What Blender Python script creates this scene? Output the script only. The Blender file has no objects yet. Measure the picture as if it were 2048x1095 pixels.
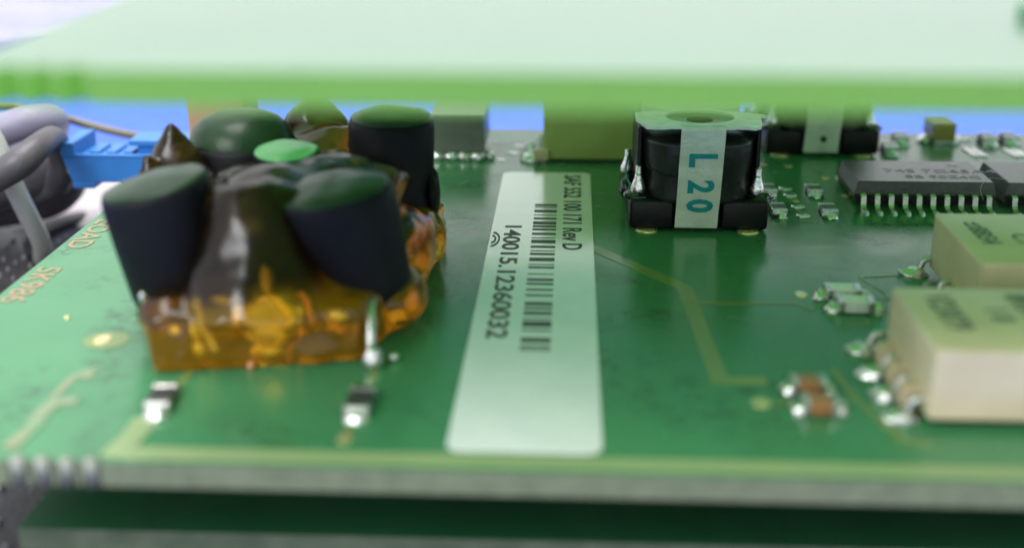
import bpy, bmesh, math, random
from mathutils import Vector, Matrix, noise
random.seed(7)
# units: 1 blender unit = 1 cm.  x along the board's front edge, y away from the viewer, z up; z = 0 is the board's top face
scn = bpy.context.scene
COL = scn.collection
# ------------------------------------------------------------------ camera
cam = bpy.data.cameras.new('camera'); camo = bpy.data.objects.new('camera', cam); COL.objects.link(camo)
camo.location = (0, 0, 3.29)
camo.rotation_euler = (math.radians(90 - 19.97), 0, math.radians(2.79))
cam.lens = 42.66; cam.sensor_width = 36; cam.clip_start = .05; cam.clip_end = 2000
cam.dof.use_dof = True; cam.dof.focus_distance = 10.6; cam.dof.aperture_fstop = 0.2
scn.camera = camo
# ------------------------------------------------------------------ world, lamps, exposure
w = bpy.data.worlds.new('World'); scn.world = w; w.use_nodes = True
wn = w.node_tree
wn.nodes['Background'].inputs[0].default_value = (.93, .96, .98, 1)
wn.nodes['Background'].inputs[1].default_value = 1.1
def area(name, loc, target, size, power, col=(1, 1, 1)):
    l = bpy.data.lights.new(name, 'AREA'); l.size = size; l.energy = power; l.color = col
    o = bpy.data.objects.new(name, l); COL.objects.link(o); o.location = loc
    o.rotation_euler = (Vector(target) - Vector(loc)).to_track_quat('-Z', 'Y').to_euler()
    return o
area('ceiling_lamp', (-4, 16, 60), (0, 9, 0), 34, 38000, (1, .99, .96))
area('front_fill', (-18, -18, 28), (0, 8, 0), 16, 11000, (.96, .98, 1))  # unseen area lamp added as fill from the front left
scn.view_settings.view_transform = 'Standard'; scn.view_settings.look = 'None'
scn.view_settings.exposure = .17; scn.view_settings.gamma = 1
scn.cycles.max_bounces = 14; scn.cycles.transmission_bounces = 12; scn.cycles.diffuse_bounces = 5
scn.cycles.use_denoising = True; scn.cycles.caustics_refractive = True; scn.cycles.sample_clamp_indirect = 6

# ------------------------------------------------------------------ materials
def mat(name, col, rough=.5, metal=0, col2=None, nscale=3, bump=0, bscale=40, coat=0, coat_rough=.1, spec=.5, trans=0, rvar=0, ior=1.5, detail=6, ramp=(.35, .65)):
    m = bpy.data.materials.new(name); m.use_nodes = True; nt = m.node_tree; N = nt.nodes; L = nt.links
    b = N['Principled BSDF']
    b.inputs['Base Color'].default_value = (*col, 1); b.inputs['Roughness'].default_value = rough
    b.inputs['Metallic'].default_value = metal; b.inputs['Coat Weight'].default_value = coat
    b.inputs['Coat Roughness'].default_value = coat_rough; b.inputs['Specular IOR Level'].default_value = spec
    b.inputs['Transmission Weight'].default_value = trans; b.inputs['IOR'].default_value = ior
    tc = N.new('ShaderNodeTexCoord')
    if col2:
        n = N.new('ShaderNodeTexNoise'); n.inputs['Scale'].default_value = nscale; n.inputs['Detail'].default_value = detail
        L.new(tc.outputs['Object'], n.inputs['Vector'])
        r = N.new('ShaderNodeValToRGB'); r.color_ramp.elements[0].position = ramp[0]; r.color_ramp.elements[1].position = ramp[1]
        r.color_ramp.elements[0].color = (*col, 1); r.color_ramp.elements[1].color = (*col2, 1)
        L.new(n.outputs['Fac'], r.inputs[0]); L.new(r.outputs[0], b.inputs['Base Color'])
    if rvar:
        n = N.new('ShaderNodeTexNoise'); n.inputs['Scale'].default_value = nscale * 1.7; n.inputs['Detail'].default_value = 8
        L.new(tc.outputs['Object'], n.inputs['Vector'])
        mr = N.new('ShaderNodeMapRange'); mr.inputs[1].default_value = .3; mr.inputs[2].default_value = .7
        mr.inputs[3].default_value = max(.02, rough - rvar); mr.inputs[4].default_value = rough + rvar
        L.new(n.outputs['Fac'], mr.inputs[0]); L.new(mr.outputs[0], b.inputs['Roughness'])
    if bump:
        n = N.new('ShaderNodeTexNoise'); n.inputs['Scale'].default_value = bscale; n.inputs['Detail'].default_value = 5
        L.new(tc.outputs['Object'], n.inputs['Vector'])
        bp = N.new('ShaderNodeBump'); bp.inputs['Strength'].default_value = bump; bp.inputs['Distance'].default_value = .02
        L.new(n.outputs['Fac'], bp.inputs['Height']); L.new(bp.outputs[0], b.inputs['Normal'])
    return m

def board_mat(name, base, base2, stain=(.02, .06, .03), rough=.17, transl=None, tw=.5, stainamt=.75, fior=1.75):
    """solder mask: green lacquer, glossy, with smudges and dust of their own shape"""
    m = bpy.data.materials.new(name); m.use_nodes = True; nt = m.node_tree; N = nt.nodes; L = nt.links
    b = N['Principled BSDF']; tc = N.new('ShaderNodeTexCoord')
    def nz(scale, det, dist=0, rough_=.55, w=0):
        n = N.new('ShaderNodeTexNoise'); n.inputs['Scale'].default_value = scale; n.inputs['Detail'].default_value = det
        n.inputs['Distortion'].default_value = dist; n.inputs['Roughness'].default_value = rough_
        mp = N.new('ShaderNodeMapping'); mp.inputs['Location'].default_value = (w, w * .7, 0)
        L.new(tc.outputs['Object'], mp.inputs['Vector']); L.new(mp.outputs[0], n.inputs['Vector']); return n.outputs['Fac']
    def ramp(f, p0, p1, c0, c1):
        r = N.new('ShaderNodeValToRGB'); r.color_ramp.elements[0].position = p0; r.color_ramp.elements[1].position = p1
        r.color_ramp.elements[0].color = (*c0, 1); r.color_ramp.elements[1].color = (*c1, 1); L.new(f, r.inputs[0]); return r.outputs[0]
    def mix(fac, a, c):
        x = N.new('ShaderNodeMix'); x.data_type = 'RGBA'; L.new(fac, x.inputs[0])
        L.new(a, x.inputs[6])
        if isinstance(c, tuple): x.inputs[7].default_value = (*c, 1)
        else: L.new(c, x.inputs[7])
        return x.outputs[2]
    c = ramp(nz(.5, 3), .3, .7, base, base2)
    # broad smudges that only appear in a few places, broken up by fine noise
    big = ramp(nz(.8, 4, 1.2, w=3.3), .50, .64, (0, 0, 0), (stainamt,) * 3)
    fine = ramp(nz(7, 8, 1.5, .7, w=9), .45, .62, (0, 0, 0), (1, 1, 1))
    mm = N.new('ShaderNodeMath'); mm.operation = 'MULTIPLY'; L.new(big, mm.inputs[0]); L.new(fine, mm.inputs[1])
    c = mix(mm.outputs[0], c, stain)
    # dust specks
    v = N.new('ShaderNodeTexVoronoi'); v.inputs['Scale'].default_value = 2.6; L.new(tc.outputs['Object'], v.inputs['Vector'])
    sp = N.new('ShaderNodeMath'); sp.operation = 'LESS_THAN'; sp.inputs[1].default_value = .028; L.new(v.outputs['Distance'], sp.inputs[0])
    c = mix(sp.outputs[0], c, (.012, .03, .02))
    L.new(c, b.inputs['Base Color'])
    rr = N.new('ShaderNodeMapRange'); rr.inputs[1].default_value = .35; rr.inputs[2].default_value = .75
    rr.inputs[3].default_value = rough; rr.inputs[4].default_value = rough + .13
    L.new(nz(2.2, 7, .6, w=5), rr.inputs[0]); L.new(rr.outputs[0], b.inputs['Roughness'])
    bp = N.new('ShaderNodeBump'); bp.inputs['Strength'].default_value = .06; bp.inputs['Distance'].default_value = .01
    L.new(nz(26, 4), bp.inputs['Height']); L.new(bp.outputs[0], b.inputs['Normal'])
    if transl:
        t = N.new('ShaderNodeBsdfTranslucent'); t.inputs[0].default_value = (*transl, 1)
        ms = N.new('ShaderNodeMixShader'); ms.inputs[0].default_value = tw
        b.inputs['Specular IOR Level'].default_value = 0
        L.new(b.outputs[0], ms.inputs[1]); L.new(t.outputs[0], ms.inputs[2])
        gl = N.new('ShaderNodeBsdfGlossy'); L.new(rr.outputs[0], gl.inputs['Roughness'])
        fr = N.new('ShaderNodeFresnel'); fr.inputs['IOR'].default_value = fior
        m2 = N.new('ShaderNodeMixShader'); L.new(fr.outputs[0], m2.inputs[0]); L.new(ms.outputs[0], m2.inputs[1]); L.new(gl.outputs[0], m2.inputs[2])
        L.new(m2.outputs[0], N['Material Output'].inputs[0])
    return m

M = {}
M['mask'] = board_mat('solder_mask_green', (.048, .195, .083), (.062, .235, .103))
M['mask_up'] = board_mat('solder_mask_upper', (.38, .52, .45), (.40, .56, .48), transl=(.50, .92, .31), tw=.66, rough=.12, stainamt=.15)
M['fr4'] = mat('glass_fibre_edge', (.22, .25, .15), .6, col2=(.16, .19, .11), nscale=8, bump=.4, bscale=60)
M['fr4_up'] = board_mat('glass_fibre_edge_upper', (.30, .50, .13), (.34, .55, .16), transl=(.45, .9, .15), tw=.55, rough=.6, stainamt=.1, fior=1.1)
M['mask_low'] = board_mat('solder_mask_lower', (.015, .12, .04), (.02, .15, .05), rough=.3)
M['trace'] = mat('masked_copper', (.16, .24, .07), .16, col2=(.20, .27, .09), nscale=2, bump=.05, rvar=.05)
M['trace_edge'] = mat('masked_copper_edge', (.24, .33, .15), .3, col2=(.28, .35, .17), nscale=2)
M['bare'] = mat('bare_copper_lettering', (.34, .21, .13), .4, col2=(.24, .24, .14), nscale=6)
M['masked_figure'] = mat('copper_figure_under_mask', (.15, .26, .14), .2, col2=(.24, .24, .14), nscale=4)
M['gold'] = mat('tinned_gold', (.85, .74, .38), .25, metal=.7, rvar=.1)
M['solder'] = mat('solder', (.78, .78, .76), .27, metal=1, rvar=.1, nscale=6, bump=.5, bscale=14)
M['tin'] = mat('tinned_lead', (.62, .62, .60), .3, metal=1, rvar=.08, nscale=8, bump=.2, bscale=30)
M['black'] = mat('black_plastic', (.004, .0045, .006), .38, col2=(.007, .008, .009), nscale=6, bump=.15, bscale=50, spec=.3)
M['blackg'] = mat('black_gloss', (.008, .009, .012), .16, bump=.15, bscale=12, coat=.5)
M['winding'] = mat('black_tape_winding', (.010, .011, .012), .33, col2=(.018, .02, .02), nscale=4, bump=.3, bscale=18, spec=.4)
M['ic'] = mat('ic_epoxy', (.03, .034, .034), .24, col2=(.045, .05, .05), nscale=20, bump=.22, bscale=90, spec=.8)
M['icmark'] = mat('ic_marking', (.045, .058, .035), .35, col2=(.038, .044, .035), nscale=14)
M['dimple'] = mat('ic_dimple', (.10, .11, .11), .2)
M['dull_tin'] = mat('dull_plated_edge', (.30, .31, .27), .5, metal=.4)
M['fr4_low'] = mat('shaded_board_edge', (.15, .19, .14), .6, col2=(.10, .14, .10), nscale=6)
M['clip'] = mat('metal_clip_tape', (.72, .76, .68), .4, metal=.2, col2=(.56, .6, .52), nscale=7, bump=.3, bscale=25, rvar=.08, ramp=(.3, .75))
M['clip_top'] = mat('clip_top', (.78, .82, .76), .38, metal=.15, col2=(.62, .67, .6), nscale=7, bump=.15, bscale=22, rvar=.08)
M['void'] = mat('dark_bore', (.002, .003, .002), 1, spec=0)
M['teal'] = mat('teal_ink', (.0, .22, .26), .5, col2=(.0, .28, .30), nscale=12)
M['relay'] = mat('cream_relay_plastic', (.76, .63, .42), .42, col2=(.67, .54, .35), nscale=2.5, bump=.12, bscale=30)
M['relay_green_lit'] = mat('green_lit_relay_plastic', (.38, .47, .15), .5, col2=(.34, .39, .11), nscale=2.4, bump=.15, bscale=30)  # same cream plastic, with green light painted into its colour
M['ink'] = mat('grey_ink', (.09, .11, .11), .6, col2=(.16, .18, .17), nscale=10)
M['bobbin'] = mat('tan_bobbin_plastic', (.58, .46, .30), .45)
M['paper'] = mat('label_stock', (.86, .84, .85), .2, col2=(.80, .79, .80), nscale=2.5, bump=.22, bscale=4, coat=.8, coat_rough=.11, spec=.6)
M['print'] = mat('label_print', (.015, .018, .018), .5, col2=(.05, .055, .055), nscale=9)
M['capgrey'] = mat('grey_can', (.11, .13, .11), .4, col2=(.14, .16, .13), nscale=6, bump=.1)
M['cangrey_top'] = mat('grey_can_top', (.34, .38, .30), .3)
M['tant'] = mat('mustard_case', (.35, .27, .06), .45, col2=(.3, .22, .05), nscale=9)
M['tant2'] = mat('yellow_case', (.75, .52, .10), .4)
M['white_chip'] = mat('pale_chip_body', (.82, .80, .78), .3, col2=(.72, .72, .70), nscale=12)
M['dark_chip'] = mat('dark_chip_body', (.045, .05, .05), .3)
M['green_chip'] = mat('dusty_chip_body', (.07, .08, .07), .35)
M['brown_chip'] = mat('brown_chip_body', (.36, .17, .06), .4, col2=(.28, .13, .05), nscale=8)
M['blue'] = mat('blue_connector_plastic', (.025, .17, .50), .35, col2=(.03, .19, .54), nscale=5, bump=.1, bscale=30)
M['bench'] = mat('blue_bench_mat', (.06, .15, .72), .6, col2=(.07, .17, .78), nscale=1.2)
M['rubber'] = mat('black_rubber', (.022, .020, .024), .42, col2=(.04, .038, .042), nscale=5, bump=.5, bscale=25)
M['stud'] = mat('shiny_stud', (.16, .16, .17), .2, metal=.3)
M['navy'] = mat('navy_shade', (.003, .004, .03), .6)  # shade within the rubber ring, painted as a colour
M['foam'] = mat('white_foam', (.50, .45, .48), .8, col2=(.60, .55, .58), nscale=3, bump=.9, bscale=4)
M['film'] = mat('white_plastic_film', (.78, .77, .84), .25, col2=(.70, .69, .80), nscale=.25, bump=.6, bscale=.8)
M['sleeve'] = mat('grey_sleeving', (.07, .063, .07), .45, col2=(.09, .082, .092), nscale=2, bump=.3, bscale=14)
M['sleeve_pale'] = mat('lavender_sleeving', (.27, .25, .33), .45, col2=(.33, .30, .40), nscale=2, bump=.3, bscale=14)
M['cable_beige'] = mat('beige_cable', (.18, .16, .12), .4)
M['cable_white'] = mat('white_cable', (.50, .51, .47), .3)
M['capsleeve'] = mat('black_capacitor_sleeve', (.006, .006, .008), .5, col2=(.010, .010, .012), nscale=2, bump=.1, bscale=10, spec=.12)
M['core'] = mat('dark_brown_core', (.022, .014, .008), .4, col2=(.035, .02, .01), nscale=3)
M['captop'] = mat('lacquered_capacitor_top', (.010, .030, .012), .34, col2=(.018, .045, .018), nscale=3, bump=.6, bscale=3.5, coat=.0, spec=.22)
M['captop_lit'] = mat('green_lit_capacitor_top', (.07, .36, .09), .3, col2=(.05, .28, .07), nscale=3, bump=.3, bscale=4)  # lit copy of the capacitor top, green light put into the colour
M['orange_box'] = mat('salmon_case', (.42, .25, .15), .5)
M['glint_yellow'] = mat('glint_yellow', (1, .78, .16), .28, metal=.6)  # bright metal for the glints added in the resin
M['copper'] = mat('copper_wire', (.8, .36, .2), .3, metal=.8)

def resin_mat():
    m = bpy.data.materials.new('amber_resin'); m.use_nodes = True; nt = m.node_tree; N = nt.nodes; L = nt.links
    b = N['Principled BSDF']
    b.inputs['Roughness'].default_value = .10
    b.inputs['IOR'].default_value = 1.45; b.inputs['Transmission Weight'].default_value = 1
    tc = N.new('ShaderNodeTexCoord'); n = N.new('ShaderNodeTexNoise'); n.inputs['Scale'].default_value = 2.2; n.inputs['Detail'].default_value = 2
    L.new(tc.outputs['Object'], n.inputs['Vector'])
    bp = N.new('ShaderNodeBump'); bp.inputs['Strength'].default_value = .22; bp.inputs['Distance'].default_value = .1
    L.new(n.outputs['Fac'], bp.inputs['Height']); L.new(bp.outputs[0], b.inputs['Normal'])
    # slightly milky skin; the upper runs of the varnish turn dark brown, with a ragged border
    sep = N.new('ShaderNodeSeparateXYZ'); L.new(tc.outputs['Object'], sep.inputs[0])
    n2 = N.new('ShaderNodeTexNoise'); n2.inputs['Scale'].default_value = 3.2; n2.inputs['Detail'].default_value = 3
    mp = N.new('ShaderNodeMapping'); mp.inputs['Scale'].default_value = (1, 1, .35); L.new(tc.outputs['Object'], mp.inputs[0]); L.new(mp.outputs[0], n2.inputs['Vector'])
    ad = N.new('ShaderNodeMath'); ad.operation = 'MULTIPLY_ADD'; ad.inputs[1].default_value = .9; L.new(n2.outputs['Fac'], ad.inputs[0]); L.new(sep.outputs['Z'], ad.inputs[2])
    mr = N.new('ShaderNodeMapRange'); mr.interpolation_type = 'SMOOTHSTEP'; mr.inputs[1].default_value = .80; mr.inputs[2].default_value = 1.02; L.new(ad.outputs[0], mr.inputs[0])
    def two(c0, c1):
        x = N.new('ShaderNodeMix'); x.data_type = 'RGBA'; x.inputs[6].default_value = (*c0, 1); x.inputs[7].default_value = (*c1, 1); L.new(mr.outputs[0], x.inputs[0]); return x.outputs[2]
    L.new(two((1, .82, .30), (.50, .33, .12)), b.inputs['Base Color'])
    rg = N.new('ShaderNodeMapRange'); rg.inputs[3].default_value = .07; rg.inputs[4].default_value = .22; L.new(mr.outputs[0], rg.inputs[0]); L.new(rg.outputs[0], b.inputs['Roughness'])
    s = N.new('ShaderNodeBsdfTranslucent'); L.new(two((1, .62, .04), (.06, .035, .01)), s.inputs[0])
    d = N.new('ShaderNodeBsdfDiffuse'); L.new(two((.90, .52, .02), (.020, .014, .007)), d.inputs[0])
    a1 = N.new('ShaderNodeMixShader'); a1.inputs[0].default_value = .4; L.new(s.outputs[0], a1.inputs[1]); L.new(d.outputs[0], a1.inputs[2])
    a2 = N.new('ShaderNodeMixShader'); a2.inputs[0].default_value = .27
    L.new(b.outputs[0], a2.inputs[1]); L.new(a1.outputs[0], a2.inputs[2]); L.new(a2.outputs[0], N['Material Output'].inputs[0])
    v = N.new('ShaderNodeVolumeAbsorption'); v.inputs[0].default_value = (.98, .73, .04, 1); v.inputs[1].default_value = 1.25
    L.new(v.outputs[0], N['Material Output'].inputs['Volume'])
    return m
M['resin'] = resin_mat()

# ------------------------------------------------------------------ building helpers
def link(name, me, m, parent=None, smooth=False, kind=None, label=None):
    if m is not None and not me.materials: me.materials.append(M[m] if isinstance(m, str) else m)
    if smooth: me.polygons.foreach_set('use_smooth', [True] * len(me.polygons))
    o = bpy.data.objects.new(name, me); COL.objects.link(o)
    if parent: o.parent = parent
    if kind: o['kind'] = kind
    if label: o['label'] = label
    return o
def tag(o, label, cat, group=None):
    o['label'] = label; o['category'] = cat
    if group: o['group'] = group
    return o
def thing(name, label, cat, loc=(0, 0, 0), rz=0, group=None):
    o = bpy.data.objects.new(name, None); COL.objects.link(o); o.location = loc; o.rotation_euler = (0, 0, rz)
    o.empty_display_size = .1
    return tag(o, label, cat, group)
def bmobj(name, bm, m, parent=None, smooth=False, **k):
    bmesh.ops.recalc_face_normals(bm, faces=bm.faces)
    me = bpy.data.meshes.new(name); bm.to_mesh(me); bm.free()
    return link(name, me, m, parent, smooth, **k)
def a_box(bm, x0, y0, z0, x1, y1, z1, bev=0, seg=2):
    r = bmesh.ops.create_cube(bm, size=1)
    vs = r['verts']
    for v in vs:
        v.co = Vector(((x0 + x1) / 2 + v.co.x * (x1 - x0), (y0 + y1) / 2 + v.co.y * (y1 - y0), (z0 + z1) / 2 + v.co.z * (z1 - z0)))
    if bev:
        es = list({e for v in vs for e in v.link_edges})
        bmesh.ops.bevel(bm, geom=es, offset=bev, segments=seg, profile=.5, affect='EDGES')
def box(name, x0, y0, z0, x1, y1, z1, m, parent=None, bev=.01, seg=2, **k):
    bm = bmesh.new(); a_box(bm, x0, y0, z0, x1, y1, z1, bev, seg)
    return bmobj(name, bm, m, parent, **k)
def a_prism(bm, pts, z0, z1, bev=0, seg=2):
    bot = [bm.verts.new((x, y, z0)) for x, y in pts]; top = [bm.verts.new((x, y, z1)) for x, y in pts]
    n = len(pts)
    bm.faces.new(bot[::-1]); bm.faces.new(top)
    side = [bm.faces.new((bot[i], bot[(i + 1) % n], top[(i + 1) % n], top[i])) for i in range(n)]
    if bev:
        es = list({e for v in top for e in v.link_edges if e.other_vert(v) in top})
        bmesh.ops.bevel(bm, geom=es, offset=bev, segments=seg, profile=.5, affect='EDGES')
def prism(name, pts, z0, z1, m, parent=None, bev=0, **k):
    bm = bmesh.new(); a_prism(bm, pts, z0, z1, bev); return bmobj(name, bm, m, parent, **k)
def rrect(x0, y0, x1, y1, r, n=5):
    out = []
    for cx, cy, a0 in ((x1 - r, y1 - r, 0), (x0 + r, y1 - r, 90), (x0 + r, y0 + r, 180), (x1 - r, y0 + r, 270)):
        for i in range(n + 1):
            a = math.radians(a0 + 90 * i / n); out.append((cx + r * math.cos(a), cy + r * math.sin(a)))
    return out
def circ(cx, cy, r, n=32, ry=None):
    ry = ry or r
    return [(cx + r * math.cos(2 * math.pi * i / n), cy + ry * math.sin(2 * math.pi * i / n)) for i in range(n)]
def a_rings(bm, rings, cap=True):
    """rings: list of (centre, normal axis u, v vectors, radius)"""
    prev = None; first = None
    for c, u, v, r in rings:
        n = 24
        ring = [bm.verts.new(Vector(c) + u * (r * math.cos(2 * math.pi * i / n)) + v * (r * math.sin(2 * math.pi * i / n))) for i in range(n)]
        if prev:
            for i in range(n): bm.faces.new((prev[i], prev[(i + 1) % n], ring[(i + 1) % n], ring[i]))
        else: first = ring
        prev = ring
    if cap:
        bm.faces.new(first[::-1]); bm.faces.new(prev)
def a_lathe(bm, a, b, prof):
    """prof: list of (t along a->b, radius)"""
    a = Vector(a); b = Vector(b); d = (b - a).normalized()
    u = d.orthogonal().normalized(); v = d.cross(u)
    a_rings(bm, [(a.lerp(b, t), u, v, r) for t, r in prof])
def lathe(name, a, b, prof, m, parent=None, smooth=True, **k):
    bm = bmesh.new(); a_lathe(bm, a, b, prof); o = bmobj(name, bm, m, parent, smooth, **k)
    return o
def catmull(pts, per=8):
    P = [Vector(p) for p in pts]; P = [P[0] * 2 - P[1]] + P + [P[-1] * 2 - P[-2]]
    out = []
    for i in range(1, len(P) - 2):
        for k in range(per):
            t = k / per
            out.append(.5 * (2 * P[i] + (P[i + 1] - P[i - 1]) * t + (2 * P[i - 1] - 5 * P[i] + 4 * P[i + 1] - P[i + 2]) * t * t + (3 * P[i] - P[i - 1] - 3 * P[i + 1] + P[i + 2]) * t ** 3))
    out.append(P[-2]); return out
def a_tube(bm, pts, r, n=12, per=8):
    """pts 3-vectors (or 4 with a radius factor)"""
    P = catmull([(*p[:3],) for p in pts], per)
    rf = [p[3] if len(p) > 3 else 1 for p in pts]
    prev = None; up = Vector((0, 0, 1)); first = None
    for i, c in enumerate(P):
        d = (P[min(i + 1, len(P) - 1)] - P[max(i - 1, 0)]).normalized()
        u = d.cross(up)
        if u.length < .1: u = d.cross(Vector((0, 1, 0)))
        u.normalize(); v = d.cross(u).normalized(); up = -v if (-v).dot(up) > 0 else v
        t = i / per; k = min(int(t), len(rf) - 2); f = rf[k] * (1 - (t - k)) + rf[k + 1] * (t - k)
        u = d.cross(up).normalized(); v = u.cross(d)
        ring = [bm.verts.new(c + u * (r * f * math.cos(2 * math.pi * j / n)) + v * (r * f * math.sin(2 * math.pi * j / n))) for j in range(n)]
        if prev:
            for j in range(n): bm.faces.new((prev[j], prev[(j + 1) % n], ring[(j + 1) % n], ring[j]))
        else: first = ring
        prev = ring
    bm.faces.new(first[::-1]); bm.faces.new(prev)
def tube(name, pts, r, m, parent=None, n=12, per=8, **k):
    bm = bmesh.new(); a_tube(bm, pts, r, n, per); return bmobj(name, bm, m, parent, True, **k)
def a_blob(bm, c, s, seed=0, amp=.15, freq=2, sub=3, flat=None):
    r = bmesh.ops.create_icosphere(bm, subdivisions=sub, radius=1)
    for v in r['verts']:
        n = noise.noise(v.co * freq + Vector((seed * 3.1, seed, 0)))
        p = v.co * (1 + amp * n)
        p = Vector((p.x * s[0], p.y * s[1], p.z * s[2])) + Vector(c)
        if flat is not None and p.z < flat: p.z = flat
        v.co = p
def blob(name, c, s, m, parent=None, **k):
    lk = {q: k.pop(q) for q in ('kind', 'label') if q in k}
    bm = bmesh.new(); a_blob(bm, c, s, **k); return bmobj(name, bm, m, parent, True, **lk)
def text(name, body, loc, size, m, parent=None, rot=(0, 0, 0), sx=1, bold=.0, th=.002, align='LEFT', space=1):
    c = bpy.data.curves.new(name, 'FONT'); c.body = body; c.size = size; c.extrude = th; c.offset = bold
    c.align_x = align; c.space_character = space; c.resolution_u = 3
    t = bpy.data.objects.new('tmp', c); COL.objects.link(t)
    bpy.context.view_layer.update()
    me = bpy.data.meshes.new_from_object(t.evaluated_get(bpy.context.evaluated_depsgraph_get()))
    bpy.data.objects.remove(t); bpy.data.curves.remove(c)
    me.materials.clear()
    R = Matrix.Translation(loc) @ Matrix.Rotation(rot[2], 4, 'Z') @ Matrix.Rotation(rot[0], 4, 'X') @ Matrix.Rotation(rot[1], 4, 'Y') @ Matrix.Diagonal((sx, 1, 1, 1))
    me.transform(R)
    return link(name, me, m, parent)
def a_strip(bm, pts, w, z0, z1):
    """flat conductor along a polyline with mitred corners"""
    P = [Vector((x, y)) for x, y in pts]; Lf = []; Rt = []
    for i, p in enumerate(P):
        d0 = (p - P[i - 1]).normalized() if i else (P[1] - p).normalized()
        d1 = (P[i + 1] - p).normalized() if i < len(P) - 1 else d0
        n0 = Vector((-d0.y, d0.x)); n1 = Vector((-d1.y, d1.x)); n = (n0 + n1).normalized(); k = w / 2 / max(.4, n.dot(n0))
        Lf.append(p + n * k); Rt.append(p - n * k)
    for i in range(len(P) - 1):
        q = [Lf[i], Lf[i + 1], Rt[i + 1], Rt[i]]
        b = [bm.verts.new((v.x, v.y, z0)) for v in q]; t = [bm.verts.new((v.x, v.y, z1)) for v in q]
        bm.faces.new(b[::-1]); bm.faces.new(t)
        for j in range(4):
            if (j == 1 and i < len(P) - 2) or (j == 3 and i > 0): continue
            bm.faces.new((b[j], b[(j + 1) % 4], t[(j + 1) % 4], t[j]))
def strip(name, pts, w, m, parent=None, z0=-.003, z1=.004):
    bm = bmesh.new(); a_strip(bm, pts, w, z0, z1); return bmobj(name, bm, m, parent)
def copy_tree(o, parent=None):
    c = o.copy(); COL.objects.link(c)
    if parent: c.parent = parent
    for ch in list(o.children): copy_tree(ch, c)
    return c
def words(name, body, loc, size, m, parent, gap=.35, **k):
    """a printed line, one object per word"""
    o = text(name, body, (0, 0, 0), size, m, parent, rot=(0, 0, 0), **k); me = o.data
    bm = bmesh.new(); bm.from_mesh(me); bm.faces.ensure_lookup_table(); isl = []; seen = set()
    for f in bm.faces:
        if f.index in seen: continue
        st = [f]; seen.add(f.index); cur = []
        while st:
            g_ = st.pop(); cur.append(g_)
            for e in g_.edges:
                for h in e.link_faces:
                    if h.index not in seen: seen.add(h.index); st.append(h)
        xs = [v.co.x for q in cur for v in q.verts]; isl.append((min(xs), max(xs), cur))
    isl.sort(key=lambda t_: t_[0]); groups = []
    for i_ in isl:
        if groups and i_[0] - groups[-1][1] < gap * size * k.get('sx', 1) * .62: groups[-1][1] = max(groups[-1][1], i_[1]); groups[-1][2] += i_[2]
        else: groups.append([i_[0], i_[1], list(i_[2])])
    R = Matrix.Translation(loc) @ Matrix.Rotation(k.get('rz', 0) if 0 else RZ[0], 4, 'Z')
    for gi in groups:
        vs = list({v for f in gi[2] for v in f.verts}); ix = {v: n_ for n_, v in enumerate(vs)}
        me2 = bpy.data.meshes.new(name); me2.from_pydata([tuple(R @ v.co) for v in vs], [], [[ix[v] for v in f.verts] for f in gi[2]])
        link(name, me2, m, parent)
    bm.free(); bpy.data.objects.remove(o)
RZ = [-math.pi / 2]
R90 = -math.pi / 2

# ================================================================== THE SETTING
bm = bmesh.new(); a_box(bm, -150, -60, -2.9, 150, 260, -2.6)
bmobj('bench_surface', bm, 'bench', kind='structure')

# ------------------------------------------------------------------ studded rubber tray under the boards
t = thing('rubber_mat', 'black studded rubber mat with rows of shiny studs under the circuit boards', 'rubber mat', (0, 0, 0))
bm = bmesh.new(); a_prism(bm, rrect(-9.5, 3.0, 6.5, 13.75, .4), -1.75, -1.2, .05); bmobj('mat_sheet', bm, 'rubber', t)
bm = bmesh.new()
for i in range(80):
    for j in range(52):
        if random.random() < .35: continue
        x = -9.3 + i * .2 + random.uniform(-.012, .012); y = 3.2 + j * .2 + (.1 if i % 2 else 0) + random.uniform(-.012, .012)
        if (x > -4.6 and y > 8.6) or y > 13.4: continue
        r = random.uniform(.022, .036)
        top = [bm.verts.new((x + r * math.cos(a) * .75, y + r * math.sin(a) * .75, -1.155)) for a in (0, 1.05, 2.09, 3.14, 4.19, 5.24)]
        bot = [bm.verts.new((x + r * math.cos(a) * 1.3, y + r * math.sin(a) * 1.3, -1.201)) for a in (0, 1.05, 2.09, 3.14, 4.19, 5.24)]
        bm.faces.new(top)
        for k in range(6): bm.faces.new((bot[k], bot[(k + 1) % 6], top[(k + 1) % 6], top[k]))
bmobj('stud', bm, 'stud', t, kind='stuff')
# round rubber cup standing on the mat, the shade in it painted as a navy disc
t = thing('rubber_cup', 'round black rubber cup lip with its inner shade painted dark navy, at the white cable end', 'cup', (-5.35, 13.2, 0))
bm = bmesh.new()
prev = None
for k in range(49):
    a = 2 * math.pi * k / 48; ca, sa = math.cos(a), math.sin(a)
    ring = [bm.verts.new((ca * (.84 + .10 * math.cos(q)), sa * (.84 + .10 * math.cos(q)), -1.12 + .09 * math.sin(q))) for q in [2 * math.pi * j / 10 for j in range(10)]]
    if prev:
        for j in range(10): bm.faces.new((prev[j], prev[(j + 1) % 10], ring[(j + 1) % 10], ring[j]))
    prev = ring
bmesh.ops.remove_doubles(bm, verts=bm.verts, dist=1e-4)
bmobj('lip', bm, 'rubber', t, True)
bm = bmesh.new(); a_prism(bm, circ(0, 0, .8, 40), -1.19, -1.17); bmobj('inside', bm, 'navy', t)
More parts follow.
